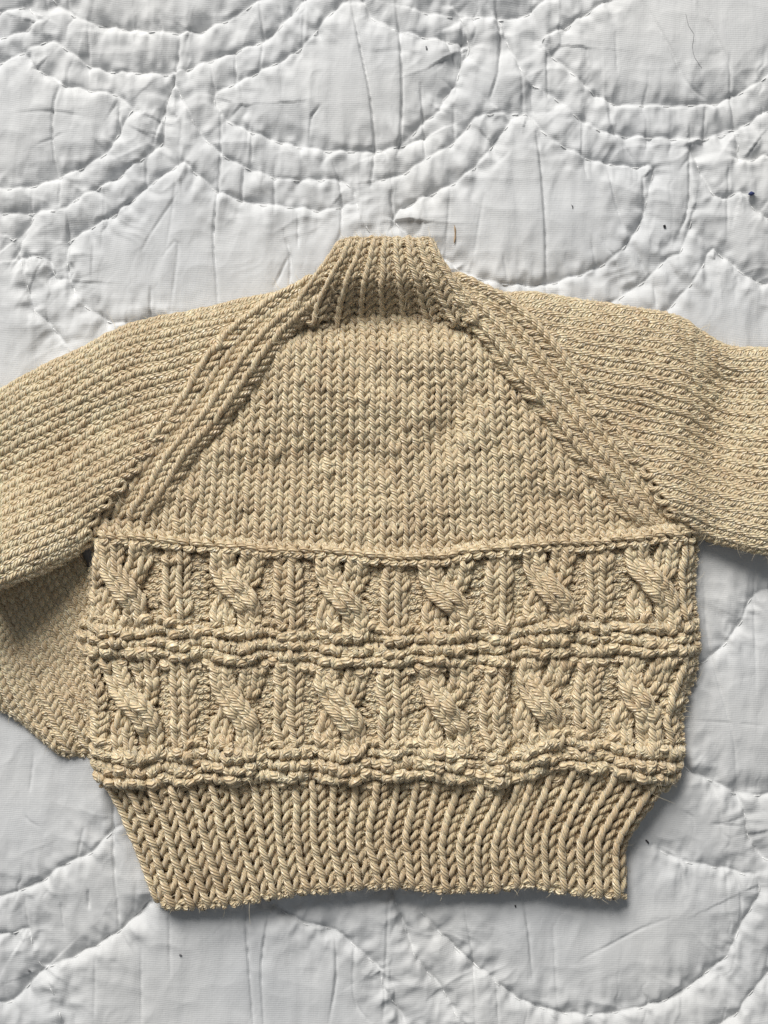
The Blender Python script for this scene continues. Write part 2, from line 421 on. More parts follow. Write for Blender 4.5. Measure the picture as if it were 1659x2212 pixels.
# fabric wrinkles: mostly running up and down the quilt
wx_ = GX + 16 * vnoise(GX / 120, GY / 120, 8)
H += 2.0 * vnoise(wx_ / 26, GY / 190, 5) + 1.3 * vnoise(wx_ / 13, GY / 70, 6) * (0.15 + 0.85 * near)
nv = vnoise(wx_ / 62 + 0.15 * vnoise(GX / 25, GY / 25, 19), GY / 210, 18)
H -= (5.5 * np.exp(-(nv / 0.085) ** 2) - 2.6 * np.tanh(nv * 5)) * (0.12 + 0.88 * np.exp(-D / 26)) * (0.5 + 0.5 * vnoise(GX / 60, GY / 60, 20))
H += 1.3 * ridged(vnoise(wx_ / 70, GY / 260, 16)) + 6.0 * vnoise(GX / 36, GY / 46, 17) * near + 4.5 * vnoise(GX / 16, GY / 23, 22) * near
H += 5.0 * vnoise(GX / 310, GY / 330, 9) + 2.5 * vnoise(GX / 95, GY / 95, 10)
H += 2.2 * ridged(vnoise(GX / 44 + 2 * vnoise(GX / 90, GY / 90, 14), GY / 40, 13)) * (0.12 + 0.88 * near)
H += 1.0 * ridged(vnoise(GX / 70 + GY / 160, GY / 60 - GX / 220, 12))
for pts, dep, step in CREASES:
    DC, SC, SGC, _ = line_field([pts], 70)
    m = DC < 70
    Lc = Curve(pts).L
    taper = np.sin(np.pi * np.clip(SC / Lc, 0.02, 0.98)) ** 0.5
    # SGC>0 is the viewer's right of travel; all creases are drawn downwards
    h = -dep * 1.5 * np.exp(-(DC / 2.7) ** 2) - dep * 0.5 * np.exp(-(DC / 10.0) ** 2)
    side = np.where(SGC * np.sign(step) > 0, 1.0, -0.25)
    h += abs(step) * 0.6 * side * np.exp(-DC / 28.0) * (1 - np.exp(-(DC / 3.0) ** 2))
    H[m] += (h * taper)[m] * (0.8 + 0.2 * vnoise(SC[m] / 15, DC[m] * 0, 21))
H -= 12.0
# the quilt gives a little under the cardigan
def inside_soft(X, Y, x0, x1, y0, y1, s):
    return smooth(x0 - s, x0 + s, X) * (1 - smooth(x1 - s, x1 + s, X)) * smooth(y0 - s, y0 + s, Y) * (1 - smooth(y1 - s, y1 + s, Y))
pressed = np.maximum(inside_soft(GX, GY, 260, 1440, 900, 1860, 50), np.maximum(inside_soft(GX, GY, -500, 2200, 900, 1130, 50), inside_soft(GX, GY, -500, 300, 1100, 1560, 40)))
H = np.where(pressed > 0, H * (1 - 0.6 * pressed) - 3 * pressed, H)
H = np.minimum(H, 15.0)

bed = mesh_quads("bed", np.array([[-2500, 4500, -80.], [4200, 4500, -80], [4200, -2300, -80], [-2500, -2300, -80]]), np.array([[0, 1, 2, 3]]), M_BED)
bed["kind"] = "structure"

quilt = empty("quilt", (0, 0, -16 * K))
quilt["label"] = "white cotton quilt with wavy clamshell hand quilting, spread under the cardigan"
quilt["category"] = "quilt"
def child_of(o, p):
    o.parent = p
    o.matrix_parent_inverse = p.matrix_world.inverted() if False else __import__("mathutils").Matrix.Translation(-p.location)
ny, nx = GX.shape
verts = np.stack([GX, GY, H], -1).reshape(-1, 3)
idx = np.arange(nx * ny).reshape(ny, nx)
q = np.stack([idx[1:, :-1], idx[1:, 1:], idx[:-1, 1:], idx[:-1, :-1]], -1).reshape(-1, 4)
qc = mesh_quads("cotton_cover", verts, q, M_COTTON)
child_of(qc, quilt)
# wadding and backing below: a plain slab that closes the quilt
x0, x1, y0, y1 = gx[0], gx[-1], gy[0], gy[-1]
bx = np.array([[x0, y0, -34], [x1, y0, -34], [x1, y1, -34], [x0, y1, -34], [x0, y0, -79], [x1, y0, -79], [x1, y1, -79], [x0, y1, -79.]])
sl = mesh_quads("wadding", bx, np.array([[3, 2, 1, 0], [4, 5, 6, 7], [0, 1, 5, 4], [1, 2, 6, 5], [2, 3, 7, 6], [3, 0, 4, 7]]), M_BED)
child_of(sl, quilt)

def hq(X, Y):
    X = np.atleast_1d(np.asarray(X, float)); Y = np.atleast_1d(np.asarray(Y, float))
    i = np.clip(np.searchsorted(gx, X) - 1, 0, nx - 2); j = np.clip(np.searchsorted(gy, Y) - 1, 0, ny - 2)
    tx = np.clip((X - gx[i]) / (gx[i + 1] - gx[i]), 0, 1); ty = np.clip((Y - gy[j]) / (gy[j + 1] - gy[j]), 0, 1)
    return (H[j, i] * (1 - tx) + H[j, i + 1] * tx) * (1 - ty) + (H[j + 1, i] * (1 - tx) + H[j + 1, i + 1] * tx) * ty

# ------------------------------------------------------------------ tubes
def tubes(P, Nrm, R, sides, cap=False):
    """P (n,T,3) centre lines, Nrm (n,T,3) up hints, R (n,T) radii -> verts, quads, uv, count per strand"""
    n, T, _ = P.shape
    tan = np.gradient(P, axis=1)
    tl = np.linalg.norm(tan, axis=-1, keepdims=True); tan = tan / np.maximum(tl, 1e-9)
    up = Nrm - (Nrm * tan).sum(-1, keepdims=True) * tan
    up /= np.maximum(np.linalg.norm(up, axis=-1, keepdims=True), 1e-6)
    side = np.cross(tan, up)
    th = np.linspace(0, 2 * np.pi, sides, endpoint=False)
    ring = (np.cos(th)[None, None, :, None] * up[:, :, None] + np.sin(th)[None, None, :, None] * side[:, :, None])
    V = P[:, :, None] + ring * R[:, :, None, None]
    seg = np.linalg.norm(np.diff(P, axis=1), axis=-1)
    s = np.concatenate([np.zeros((n, 1)), np.cumsum(seg, axis=1)], 1)
    base = (np.arange(n) * T * sides)[:, None, None]
    a = np.arange(T - 1)[None, :, None] * sides; k = np.arange(sides)[None, None, :]; k2 = (k + 1) % sides
    q = np.stack([base + a + k, base + a + k2, base + a + sides + k2, base + a + sides + k], -1)
    um = s / (2 * np.pi * R.mean())
    u0 = np.broadcast_to(um[:, :-1, None], (n, T - 1, sides)); u1 = np.broadcast_to(um[:, 1:, None], (n, T - 1, sides))
    v0 = np.broadcast_to(k / sides, (n, T - 1, sides)); v1 = v0 + 1 / sides
    uv = np.stack([np.stack([u0, v0], -1), np.stack([u0, v1], -1), np.stack([u1, v1], -1), np.stack([u1, v0], -1)], -2)
    return V.reshape(-1, 3), q.reshape(-1, 4), uv

# running stitches: short dashes of thread lying in each seam
for li, pts in enumerate(SEAMS):
    cu = Curve(pts)
    f0 = (math.pi - (li * 1.7)) / (2 * math.pi) * PITCH
    pos = [p for p in np.arange(f0 % PITCH, cu.L, PITCH)]
    Ps = []
    for p in pos:
        p += random.uniform(-5, 5)
        ln = random.uniform(5.5, 9)
        t = np.linspace(p - ln, p + ln, 7) / cu.L
        c = cu(t) + np.array([random.uniform(-1, 1), random.uniform(-1, 1)])
        if c[0, 0] < -30 or c[0, 0] > 1690 or c[0, 1] < -30 or c[0, 1] > 2240: continue
        z = hq(c[:, 0], c[:, 1]) + 1.2
        z = np.maximum(z, np.linspace(z[0], z[-1], 7)); z[0] -= 1.6; z[-1] -= 1.6
        Ps.append(np.c_[c, z])
    if not Ps: continue
    P = np.array(Ps); N_ = np.zeros_like(P); N_[..., 2] = 1
    V, q_, _ = tubes(P * np.array([1, -1, 1.0]), N_, np.full(P.shape[:2], 0.9), 6); V = V * np.array([1, -1, 1.0])
    so = mesh_quads("quilting_thread", V, q_, M_THREAD)
    so["kind"] = "stuff" if len(Ps) > 0 else "thing"
    child_of(so, quilt)

# ------------------------------------------------------------------ the cardigan
sweater = empty("baby_cardigan", (0, 0, 0))
sweater["label"] = "beige hand knitted baby cardigan with cabled lower body and ribbed collar, laid on the quilt"
sweater["category"] = "cardigan"
YR = 6.2                                   # yarn radius
FUZZ_P, FUZZ_N = [], []

def knit(name, parent, chart, zf, cells, W=24.5, Hh=17.0, R=YR, T=21, sides=8, asym=0.45, a=0.27, b=0.93, c=0.78,
         jit=1.0, mirror=1, place=None, spread=0.0, tuck=0.0, slant=0.0, bulge=0.0, flip=0.0, xs=1.0, seed=1, label=None, fuzz=0.35):
    """chart(cx, ry) -> plan x, y ; zf(X, Y, cx, ry) -> height ; cells (n,4): column, row, kind (+1 knit, -1 purl), lift"""
    rng = np.random.default_rng(seed)
    cells = np.asarray(cells, float)
    n = len(cells)
    t = np.linspace(-1.07 * np.pi, 1.07 * np.pi, T)[None, :]
    j, i, kd, lift = (cells[:, q][:, None] for q in range(4))
    knit_ = kd > 0
    r = lambda s: rng.normal(0, s, (n, 1)) * jit
    wnd = np.cos(np.clip(t, -np.pi, np.pi) / 2) ** 2
    aa = a + r(0.022); bb = b + r(0.05)
    tr = t * mirror
    aw = np.where(knit_, aa * (1 + asym * (0.22 * np.tanh(tr * 2) )), aa)
    x = t / (2 * np.pi) + aw * np.sin(2 * t)
    x = x + np.where(knit_, spread * np.sin(t) * np.abs(np.sin(t)), 0)
    y = bb * np.cos(t)
    # left leg lies long on top, right leg is a shorter tucked bead
    rightw = smooth(0.15, 0.9, tr) * (1 - smooth(2.4, 3.1, tr))
    leftw = smooth(0.15, 0.9, -tr) * (1 - smooth(2.4, 3.1, -tr))
    x = x + np.where(knit_, mirror * (-0.035 * leftw - 0.02 * rightw), 0) * asym * 2
    z = -c * np.cos(2 * t)
    z = z * np.where(knit_, 1.0, -1.0)
    psel = rng.uniform(-0.2, 1.0, (n, 1))
    z = z - np.where(knit_, 0, tuck * (0.35 + psel) * smooth(0.9, 2.6, np.abs(t)))
    y = y + np.where(knit_, 0, slant * (x * 1.0) * wnd)
    low = smooth(1.6, 2.6, tr)
    z = z + np.where(knit_, asym * (0.45 * leftw - 0.85 * rightw * low - 0.1 * rightw), 0.25)
    if flip: y = y * np.where((rng.random((n, 1)) < flip) & ~knit_, -0.9, 1.0)
    x = x * np.where(knit_, 1.0, xs)
    x = x + r(0.035) * wnd; y = y + r(0.06) * wnd; z = z + r(0.13)
    cx = j + 0.5 + x; ry = i + 0.5 + y
    if place is not None:
        X, Y, zo = place(j + 0.5, i + 0.5, x, y, cx, ry)
    else:
        X, Y = chart(cx, ry); zo = 0
    Z = zf(X, Y, cx, ry) + zo + lift + z * R
    P = np.stack([X, Y, Z], -1)
    # plan is y-down; convert to right-handed before framing, then back
    Pw = P * np.array([1, -1, 1.0])
    e = 4.0
    dzx = (zf(X + e, Y, cx, ry) - zf(X - e, Y, cx, ry)) / (2 * e); dzy = (zf(X, Y + e, cx, ry) - zf(X, Y - e, cx, ry)) / (2 * e)
    N_ = np.stack([-dzx, dzy, np.ones_like(dzx)], -1)
    N_ /= np.linalg.norm(N_, axis=-1, keepdims=True)
    rad = R * (1 + 0.05 * np.where(knit_, -np.cos(2 * t), 0.6) + rng.normal(0, 0.05, (n, 1)) * jit) * np.ones_like(X)
    rad = rad * (1 + np.where(knit_, 0, bulge * (np.cos(np.clip(t, -np.pi, np.pi)) * 0.8 + rng.normal(0, 0.4, (n, 1)))))
    rad = rad * (1 - 0.17 * np.where(knit_, rightw, 0) * asym)
    V, q, uv = tubes(Pw, N_, rad, sides)
    V = V * np.array([1, -1, 1.0])
    uv = uv + rng.uniform(0, 7, (n, 1, 1, 1, 1)) * np.array([1, 0.37])
    tint = np.repeat(np.clip(0.5 + rng.normal(0, 0.17, n) + 0.2 * vnoise(X.mean(1) / 150, Y.mean(1) / 150, 77) + 0.14 * vnoise(i[:, 0] * 1.3, j[:, 0] / 9, 78), 0, 1), T * sides)
    o = mesh_quads(name, V, q, M_YARN, parent, uv=uv.reshape(-1, 2), attrs={"tint": tint})
    if label: o["label"] = label
    if name == 'purl_ground': o['kind'] = 'stuff'
    # fibre roots
    m = rng.random(n) < fuzz
    if m.any():
        for rep in range(15):
            k = rng.integers(3, T - 3, m.sum())
            p = P[m, k]; nn = N_[m, k].copy()
            nn[:, :2] += rng.normal(0, 0.9, (m.sum(), 2))
            nn[:, 2] = np.abs(nn[:, 2]) * rng.uniform(0.15, 1.0, m.sum())
            nn /= np.linalg.norm(nn, axis=1, keepdims=True)
            FUZZ_P.append(p * np.array([1, -1, 1]) + nn * R * 0.85); FUZZ_N.append(nn)
    return o

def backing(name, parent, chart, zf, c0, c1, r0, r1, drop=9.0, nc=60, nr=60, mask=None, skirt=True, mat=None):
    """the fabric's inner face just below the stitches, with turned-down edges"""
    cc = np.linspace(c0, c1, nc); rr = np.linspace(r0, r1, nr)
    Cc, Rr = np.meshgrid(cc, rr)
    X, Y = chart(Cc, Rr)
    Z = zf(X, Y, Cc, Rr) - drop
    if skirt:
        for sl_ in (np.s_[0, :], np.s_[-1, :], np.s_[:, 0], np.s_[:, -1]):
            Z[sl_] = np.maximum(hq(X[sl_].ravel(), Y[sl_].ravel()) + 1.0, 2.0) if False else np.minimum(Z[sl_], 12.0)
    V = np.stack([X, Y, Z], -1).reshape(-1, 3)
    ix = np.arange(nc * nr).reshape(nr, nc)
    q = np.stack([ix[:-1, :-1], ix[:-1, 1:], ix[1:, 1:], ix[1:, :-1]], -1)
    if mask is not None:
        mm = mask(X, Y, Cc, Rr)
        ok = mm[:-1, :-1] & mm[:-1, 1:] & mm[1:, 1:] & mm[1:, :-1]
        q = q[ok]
    return mesh_quads(name, V, q.reshape(-1, 4), mat or M_INNER_SHADE, parent)

# ---- outlines (plan units)
ridge_y = fx([(150, 1145), (205, 1155), (300, 1160), (400, 1172), (520, 1180), (650, 1187), (760, 1194), (850, 1199), (950, 1196), (1060, 1187), (1180, 1175), (1300, 1166), (1400, 1156), (1495, 1150), (1560, 1148)])
waist_y = fx([(150, 1700), (215, 1700), (320, 1704), (450, 1694), (620, 1690), (760, 1692), (880, 1690), (960, 1690), (1050, 1704), (1110, 1700), (1180, 1668), (1300, 1678), (1400, 1692), (1440, 1700), (1560, 1700)])
hem_y = fx([(290, 1925), (335, 1938), (365, 1949), (440, 1948), (540, 1936), (640, 1920), (760, 1910), (860, 1902), (950, 1915), (1060, 1912), (1150, 1902), (1230, 1920), (1300, 1922), (1350, 1930), (1400, 1935)])

# ================= lower body
KW, PW = 28.5, 12.5
kinds = [-1, 1] + ([2, 2, 2, 2, -1, -1, 1, 1, -1, -1] * 5) + [2, 2, 2, 2] + [-1, 1, -1]
kinds = np.array(kinds); NC = len(kinds)
wid = np.where(kinds > 0, KW, PW)
cum = np.r_[0, np.cumsum(wid)]
cab_c = [2 + 10 * k_ + 2 for k_ in range(6)]
rib_c = [2 + 10 * k_ + 7 for k_ in range(5)]
anch_i = sorted(cab_c + rib_c)
X1 = {"c": [285, 517, 742, 962, 1185, 1400], "r": [388, 625, 852, 1075, 1292]}
X2 = {"c": [305, 512, 735, 958, 1160, 1362], "r": [400, 628, 850, 1068, 1262]}
def edge_map(Xd, xl, xr, uniform=False):
    ai = []; ax = []
    for k_, c_ in enumerate(cab_c): ai.append(c_); ax.append(Xd["c"][k_])
    for k_, c_ in enumerate(rib_c): ai.append(c_); ax.append(Xd["r"][k_])
    o = np.argsort(ai); ai = np.array(ai)[o]; ax = np.array(ax, float)[o]
    if uniform:
        return np.interp(np.arange(NC + 1), np.r_[0, ai, NC], np.r_[xl, ax, xr])
    return np.interp(cum, np.r_[0, cum[ai], cum[-1]], np.r_[xl, ax, xr])
E1, E2 = edge_map(X1, 208, 1493), edge_map(X2, 200, 1462)
U1, U2 = edge_map(X1, 190, 1500, True), edge_map(X2, 205, 1460, True)
# rows from the waist up
ROWS = []                                   # (zone, pitch)
for k_ in range(7): ROWS.append(("g2", 13.4))
for k_ in range(10): ROWS.append(("c2", 17.3))
for k_ in range(7): ROWS.append(("g1", 12.2))
for k_ in range(9): ROWS.append(("c1", 17.3))
ROWS.append(("ridge", 15.0)); ROWS.append(("top", 14.0))
rc = np.r_[0, np.cumsum([p for _, p in ROWS])]; NRW = len(ROWS); TOT = rc[NRW - 1]
zone = [z_ for z_, _ in ROWS]
r_of = {z_: (zone.index(z_), len(zone) - zone[::-1].index(z_)) for z_ in dict.fromkeys(zone)}
left_x = fy([(205, 1130), (199, 1180), (196, 1240), (190, 1300), (182, 1360), (180, 1420), (186, 1480), (190, 1540), (190, 1600), (198, 1660), (212, 1705)])
right_x = fy([(1498, 1130), (1505, 1180), (1503, 1240), (1503, 1300), (1506, 1350), (1512, 1400), (1506, 1450), (1488, 1500), (1474, 1560), (1478, 1600), (1476, 1650), (1462, 1690), (1440, 1710)])

def body_chart(cx, ry):
    yy = np.interp(ry, np.arange(NRW + 1), rc) + np.minimum(ry, 0) * 13
    v = yy / TOT
    ci = np.arange(NC + 1)
    def ev(E):
        o = np.interp(cx, ci, E)
        return o + np.minimum(cx, 0) * 20 + np.maximum(cx - NC, 0) * 20
    wt = smooth(0.35, 0.62, v)                       # lower band -> upper band positions
    g = np.exp(-((yy - 46) / 46) ** 4) + np.exp(-((yy - 310) / 46) ** 4) + smooth(480, 505, yy)
    g = np.clip(g, 0, 1)
    X = (1 - wt) * ((1 - g) * ev(E2) + g * ev(U2)) + wt * ((1 - g) * ev(E1) + g * ev(U1))
    Y = ridge_y(X) * v + waist_y(X) * (1 - v)
    # fit the side outlines
    u = (X - 200) / (1480 - 200)
    dl = left_x(Y) - np.where(wt > 0.5, 200, 200); dr = right_x(Y) - 1480
    dl0 = (1 - wt) * (200 - 200) + wt * (205 - 200); dr0 = (1 - wt) * (1461 - 1480) + wt * (1495 - 1480)
    X = X + (dl - dl0) * (1 - smooth(0, 0.16, u)) + (dr - dr0) * smooth(0.86, 1.0, u)
    Y = Y + (6.5 * group(cx) + 4.0 * vnoise(cx / 1.9, ry / 2.2, 34)) * g * (1 - smooth(470, 490, yy)) + 5 * vnoise(X / 85, Y / 75, 31) + 2.2 * vnoise(X / 33, Y / 40, 32)
    X = X + 5 * vnoise(X / 90, Y / 70, 33) + 2.2 * vnoise(X / 24, Y / 30, 35)
    return X, Y

def zone_lift(yy):
    g2 = smooth(-4, 22, yy) * (1 - smooth(84, 100, yy))
    g1 = smooth(262, 278, yy) * (1 - smooth(344, 360, yy))
    return 7.0 * g2 + 4.0 * g1

_kg = np.where(kinds > 0, 1.0, -1.0).astype(float)
_kg = np.convolve(np.r_[_kg[0], _kg, _kg[-1]], [0.25, 0.5, 0.25], 'valid')
def group(cx):
    return np.interp(cx, np.arange(NC) + 0.5, _kg)
def body_z(X, Y, cx, ry):
    el = X - left_x(Y); er = right_x(Y) - X
    z = 53 + 0 * X
    z = z - 26 * (1 - smooth(-8, 40, el)) - 28 * (1 - smooth(-8, 50, er))
    z = z + 4.5 * vnoise(X / 120, Y / 110, 41) + 2.6 * vnoise(X / 42, Y / 46, 42)
    v = (waist_y(X) - Y) / (waist_y(X) - ridge_y(X))
    z = z + zone_lift(v * TOT) * (1 + 0.35 * vnoise(cx / 3.0, ry / 6, 44)) + 9.5 * group(cx) * np.clip(zone_lift(v * TOT) / 5, 0, 1)
    z = z - 15 * (1 - smooth(-0.02, 0.045, v))
    # pleat at the right of the middle and a dent at the left
    px = 1101 + 6 * np.sin(Y / 47) + 3 * np.sin(Y / 19 + 1)
    lenw = smooth(1215, 1330, Y) * (0.8 + 0.35 * np.sin(Y / 38))
    dx = X - px
    z = z + lenw * (8 * np.exp(-((dx + 20) / 16) ** 2) - 17 * np.exp(-(dx / 7.5) ** 2) * 1.0 - 3 * smooth(0, 10, dx) * (1 - smooth(20, 70, dx)))
    z = z - 13 * np.exp(-((X - 322) / 7) ** 2) * smooth(1560, 1590, Y)
    z = z - 8 * np.exp(-((X - 300) / 7) ** 2) * smooth(1330, 1350, Y) * (1 - smooth(1410, 1430, Y))
    z = z - 8 * np.exp(-((X - 808) / 9) ** 2) * smooth(1340, 1360, Y) * (1 - smooth(1400, 1430, Y))
    return z

lower = empty("lower_body", (0, 0, 0), sweater)
R2R = np.arange(NRW)
def cells_for(pred, kindf, liftf):
    out = []
    for i_ in R2R:
        for j_ in range(NC):
            if pred(j_, i_):
                out.append((j_, i_, kindf(j_, i_), liftf(j_, i_)))
    return out
GR = ("g1", "g2")
def in_cable_band(i_): return zone[i_] in ("c1", "c2")
# garter bands
for z_, nm in (("g2", "garter_band"), ("g1", "garter_band")):
    i0 = r_of[z_][0]
    knit(nm, lower, body_chart, body_z,
         cells_for(lambda j, i: zone[i] == z_, lambda j, i: -1 if (i - i0) % 2 == 0 else 1, lambda j, i: 2.4 + 1.6 * math.sin(j * 2.399 + i) if (i - i0) % 2 == 0 else -0.3),
         b=0.85, a=0.20, c=1.15, R=YR * 1.08, jit=2.8, xs=0.78, tuck=1.0, slant=0.35, bulge=0.22, flip=0.5, seed=5 + i0)
# the raised line under the yoke
knit("purl_ridge", lower, body_chart, body_z, cells_for(lambda j, i: zone[i] == "ridge", lambda j, i: -1, lambda j, i: 8.5),
     b=0.50, a=0.20, c=1.0, R=YR * 1.12, jit=1.6, tuck=0.3, slant=-0.8, seed=9)
knit("knit_row", lower, body_chart, body_z, cells_for(lambda j, i: zone[i] == "top", lambda j, i: 1, lambda j, i: 0), seed=10)
# purl ground between ribs and cables
pg_ = knit("purl_ground", lower, body_chart, body_z,
     cells_for(lambda j, i: in_cable_band(i) and kinds[j] == -1, lambda j, i: -1, lambda j, i: -5.0), R=YR * 0.92, b=0.8, jit=2.0, seed=12)
# knit ribs
ribcols = [c_ for c_ in rib_c]
def rib_at(c_, cols, nm="knit_rib"):
    for z_ in ("c1", "c2"):
        knit(nm, lower, body_chart, body_z,
             cells_for(lambda j, i: zone[i] == z_ and j in cols, lambda j, i: 1, lambda j, i: 4.0), asym=0.85, seed=20 + c_, R=YR * 1.08, jit=2.3)
for c_ in rib_c: rib_at(c_, (c_ - 1, c_))
rib_at(0, (1,)); rib_at(1, (NC - 2,))

# cables: two pairs of columns, the left pair crosses over to the lower right
def cable(c_, z_):
    i0, i1 = r_of[z_]
    n_ = i1 - i0
    def path(s, front):           # s 0 at the bottom, 1 at the top -> offset of the pair centre in plan units
        d = smooth(0.14, 0.78, s)
        off = 30.0 * (1 - 2 * d)
        off = off * (1 + 0.10 * smooth(0.75, 1.0, s))
        return off if front else -off
    def height(s, front):
        b_ = np.exp(-((s - 0.42) / 0.24) ** 2)
        return (14 * b_ + 4.5) if front else (-9 * b_ + 5.0)
    for front in (True, False):
        cells = []
        for i_ in range(i0 - (1 if front else 0), i1):
            for kx in (0, 1):
                cells.append((kx, i_, 1, 0))
        # extra stitches fill the longer diagonal
        def place(jc, ic, x, y, cx, ry):
            kx = jc - 1.0                                   # -0.5 or +0.5
            s = (ic + y * 1.0 - i0) / n_
            wcol = 23.5
            o = path(s, front)
            do = (path(s + 0.02, front) - path(s - 0.02, front)) / 0.04      # plan units per full band
            bandh = rc[i1] - rc[i0]
            th = np.arctan2(do, bandh)                      # tilt of the path, + leans right going up
            lat = (kx + x) * wcol
            X0, Y0 = body_chart(np.full_like(x, c_) + 0 * s, ic + y)
            X = X0 + o + lat * np.cos(th)
            Y = Y0 + lat * np.sin(th) * 1.0
            return X, Y, height(s, front)
        nm = "cable"
        CB.append((front, cells, place, i0))
    # both strands joined as one cable part
    parts = CB[-2:]
    root = None
    for front, cells, place, i_ in parts:
        o = knit("cable" if root is None else "under_strand", root or lower, body_chart, body_z, cells, place=place, asym=0.5,
                 R=YR * 1.13, seed=40 + c_ + i0 + int(front), a=0.25, b=1.02 if front else 0.95, jit=2.4)
        if root is None: root = o
CB = []
for c_ in cab_c:
    cable(c_, "c1"); cable(c_, "c2")
# purl ground beneath the cables
pg_ = knit("purl_ground", lower, body_chart, body_z,
     cells_for(lambda j, i: in_cable_band(i) and kinds[j] == 2, lambda j, i: -1, lambda j, i: -8.0), R=YR * 0.85, b=0.75, T=17, sides=7, seed=13, fuzz=0)
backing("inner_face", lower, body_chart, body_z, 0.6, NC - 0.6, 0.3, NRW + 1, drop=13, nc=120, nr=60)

# ================= ribbed hem
NR_ = 54
HR = 10
kr = np.array([1 if k_ % 2 == 0 else -1 for k_ in range(NR_ + 1)]); NR_ = len(kr)
wr = np.where(kr > 0, 27.0, 10.5); cr_ = np.r_[0, np.cumsum(wr)]; cr_ /= cr_[-1]
hemL = Curve([(336, 1940), (322, 1900), (303, 1850), (282, 1800), (262, 1750), (238, 1700)])
hemR = Curve([(1352, 1930), (1350, 1890), (1350, 1830), (1378, 1780), (1405, 1745), (1436, 1700)])
hemB = Curve([(336, 1936), (365, 1948), (440, 1948), (540, 1936), (640, 1920), (760, 1910), (860, 1903), (950, 1916), (1060, 1912), (1150, 1903), (1230, 1920), (1300, 1922), (1352, 1930)])
hemT = Curve([(238, 1700), (320, 1700), (450, 1690), (620, 1684), (760, 1686), (880, 1684), (960, 1684), (1050, 1696), (1110, 1690), (1180, 1655), (1300, 1660), (1400, 1675), (1436, 1695)])
hemS = coons(hemL.p, hemR.p, hemB.p, hemT.p)
def hem_chart(cx, ry):
    u = np.interp(cx, np.arange(NR_ + 1), cr_) + np.minimum(cx, 0) * 0.012 + np.maximum(cx - NR_, 0) * 0.012
    v = ry / HR
    p = hemS(u, v)
    X = p[..., 0]; Y = p[..., 1]
    g = smooth(0.1, 0.9, v) * (1 - smooth(0.9, 1.15, v) * 0.3)
    # ribs lean where the fabric is gathered by the pleat
    X = X + g * (9 * np.exp(-((X - 1040) / 55) ** 2) - 5 * np.exp(-((X - 1150) / 60) ** 2)) * smooth(0.45, 1.0, v) + 5 * vnoise(X / 70, Y / 90, 51)
    Y = Y + 1.5 * vnoise(X / 30, Y / 40, 52)
    return X, Y
def hem_z(X, Y, cx, ry):
    u = np.clip((X - np.interp(Y, hemL.p[::-1, 1], hemL.p[::-1, 0])) / 1000.0, -0.02, 1.2)
    xl = np.interp(Y, np.sort(hemL.p[:, 1]), hemL.p[np.argsort(hemL.p[:, 1]), 0]); xr = np.interp(Y, np.sort(hemR.p[:, 1]), hemR.p[np.argsort(hemR.p[:, 1]), 0])
    z = 41 - 15 * (1 - smooth(-4, 34, X - xl)) - 15 * (1 - smooth(-4, 34, xr - X))
    z = z + 3.0 * vnoise(X / 110, Y / 130, 53) + 4 * smooth(1900, 1740, Y)
    z = z - 9 * np.exp(-((X - (1105 - (Y - 1690) * 0.35)) / 14) ** 2) * (1 - smooth(1700, 1790, Y))
    z = z + 7 * np.exp(-((X - (1050 - (Y - 1690) * 0.35)) / 22) ** 2) * (1 - smooth(1690, 1800, Y))
    return z
hem = empty("ribbed_hem", (0, 0, 0), sweater)
hc = [(j, i, kr[j], 3.0 if kr[j] > 0 else -5.0) for i in range(HR) for j in range(NR_)]
for j0 in range(0, NR_):
    if kr[j0] > 0:
        knit("rib", hem, hem_chart, hem_z, [c for c in hc if c[0] == j0], asym=1.3, a=0.22, b=0.88, spread=0.03, R=YR * 1.14, seed=100 + j0, jit=1.15, T=23)
pg_ = knit("purl_ground", hem, hem_chart, hem_z, [c for c in hc if c[2] < 0], a=0.18, b=0.7, R=YR * 0.9, seed=170)
knit("cast_on_edge", hem, lambda cx, ry: hem_chart(cx * 1.0, ry), hem_z,
     [(j * 0.8, -0.55, -1, 0.0) for j in range(int(NR_ / 0.8))], a=0.10, b=0.22, c=0.5, R=YR * 0.98, seed=171, jit=1.3, fuzz=1.0)
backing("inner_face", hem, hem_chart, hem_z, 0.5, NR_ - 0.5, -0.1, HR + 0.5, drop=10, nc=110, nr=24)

# back of the garment, seen as a second edge below the front at the right
def bh_chart(cx, ry):
    p = hemS(1 - 0.045 + cx * 0.0155, ry / HR)
    return p[..., 0] + 4 + 0 * cx, p[..., 1] + 5
def bh_z(X, Y, cx, ry): return 16 + 0 * X
knit("back_panel_edge", sweater, bh_chart, bh_z, [(j, i, 1 if j != 1 else -1, 0) for i in range(1, HR) for j in range(3)], R=YR, a=0.24, b=0.86, asym=0.8, seed=180)

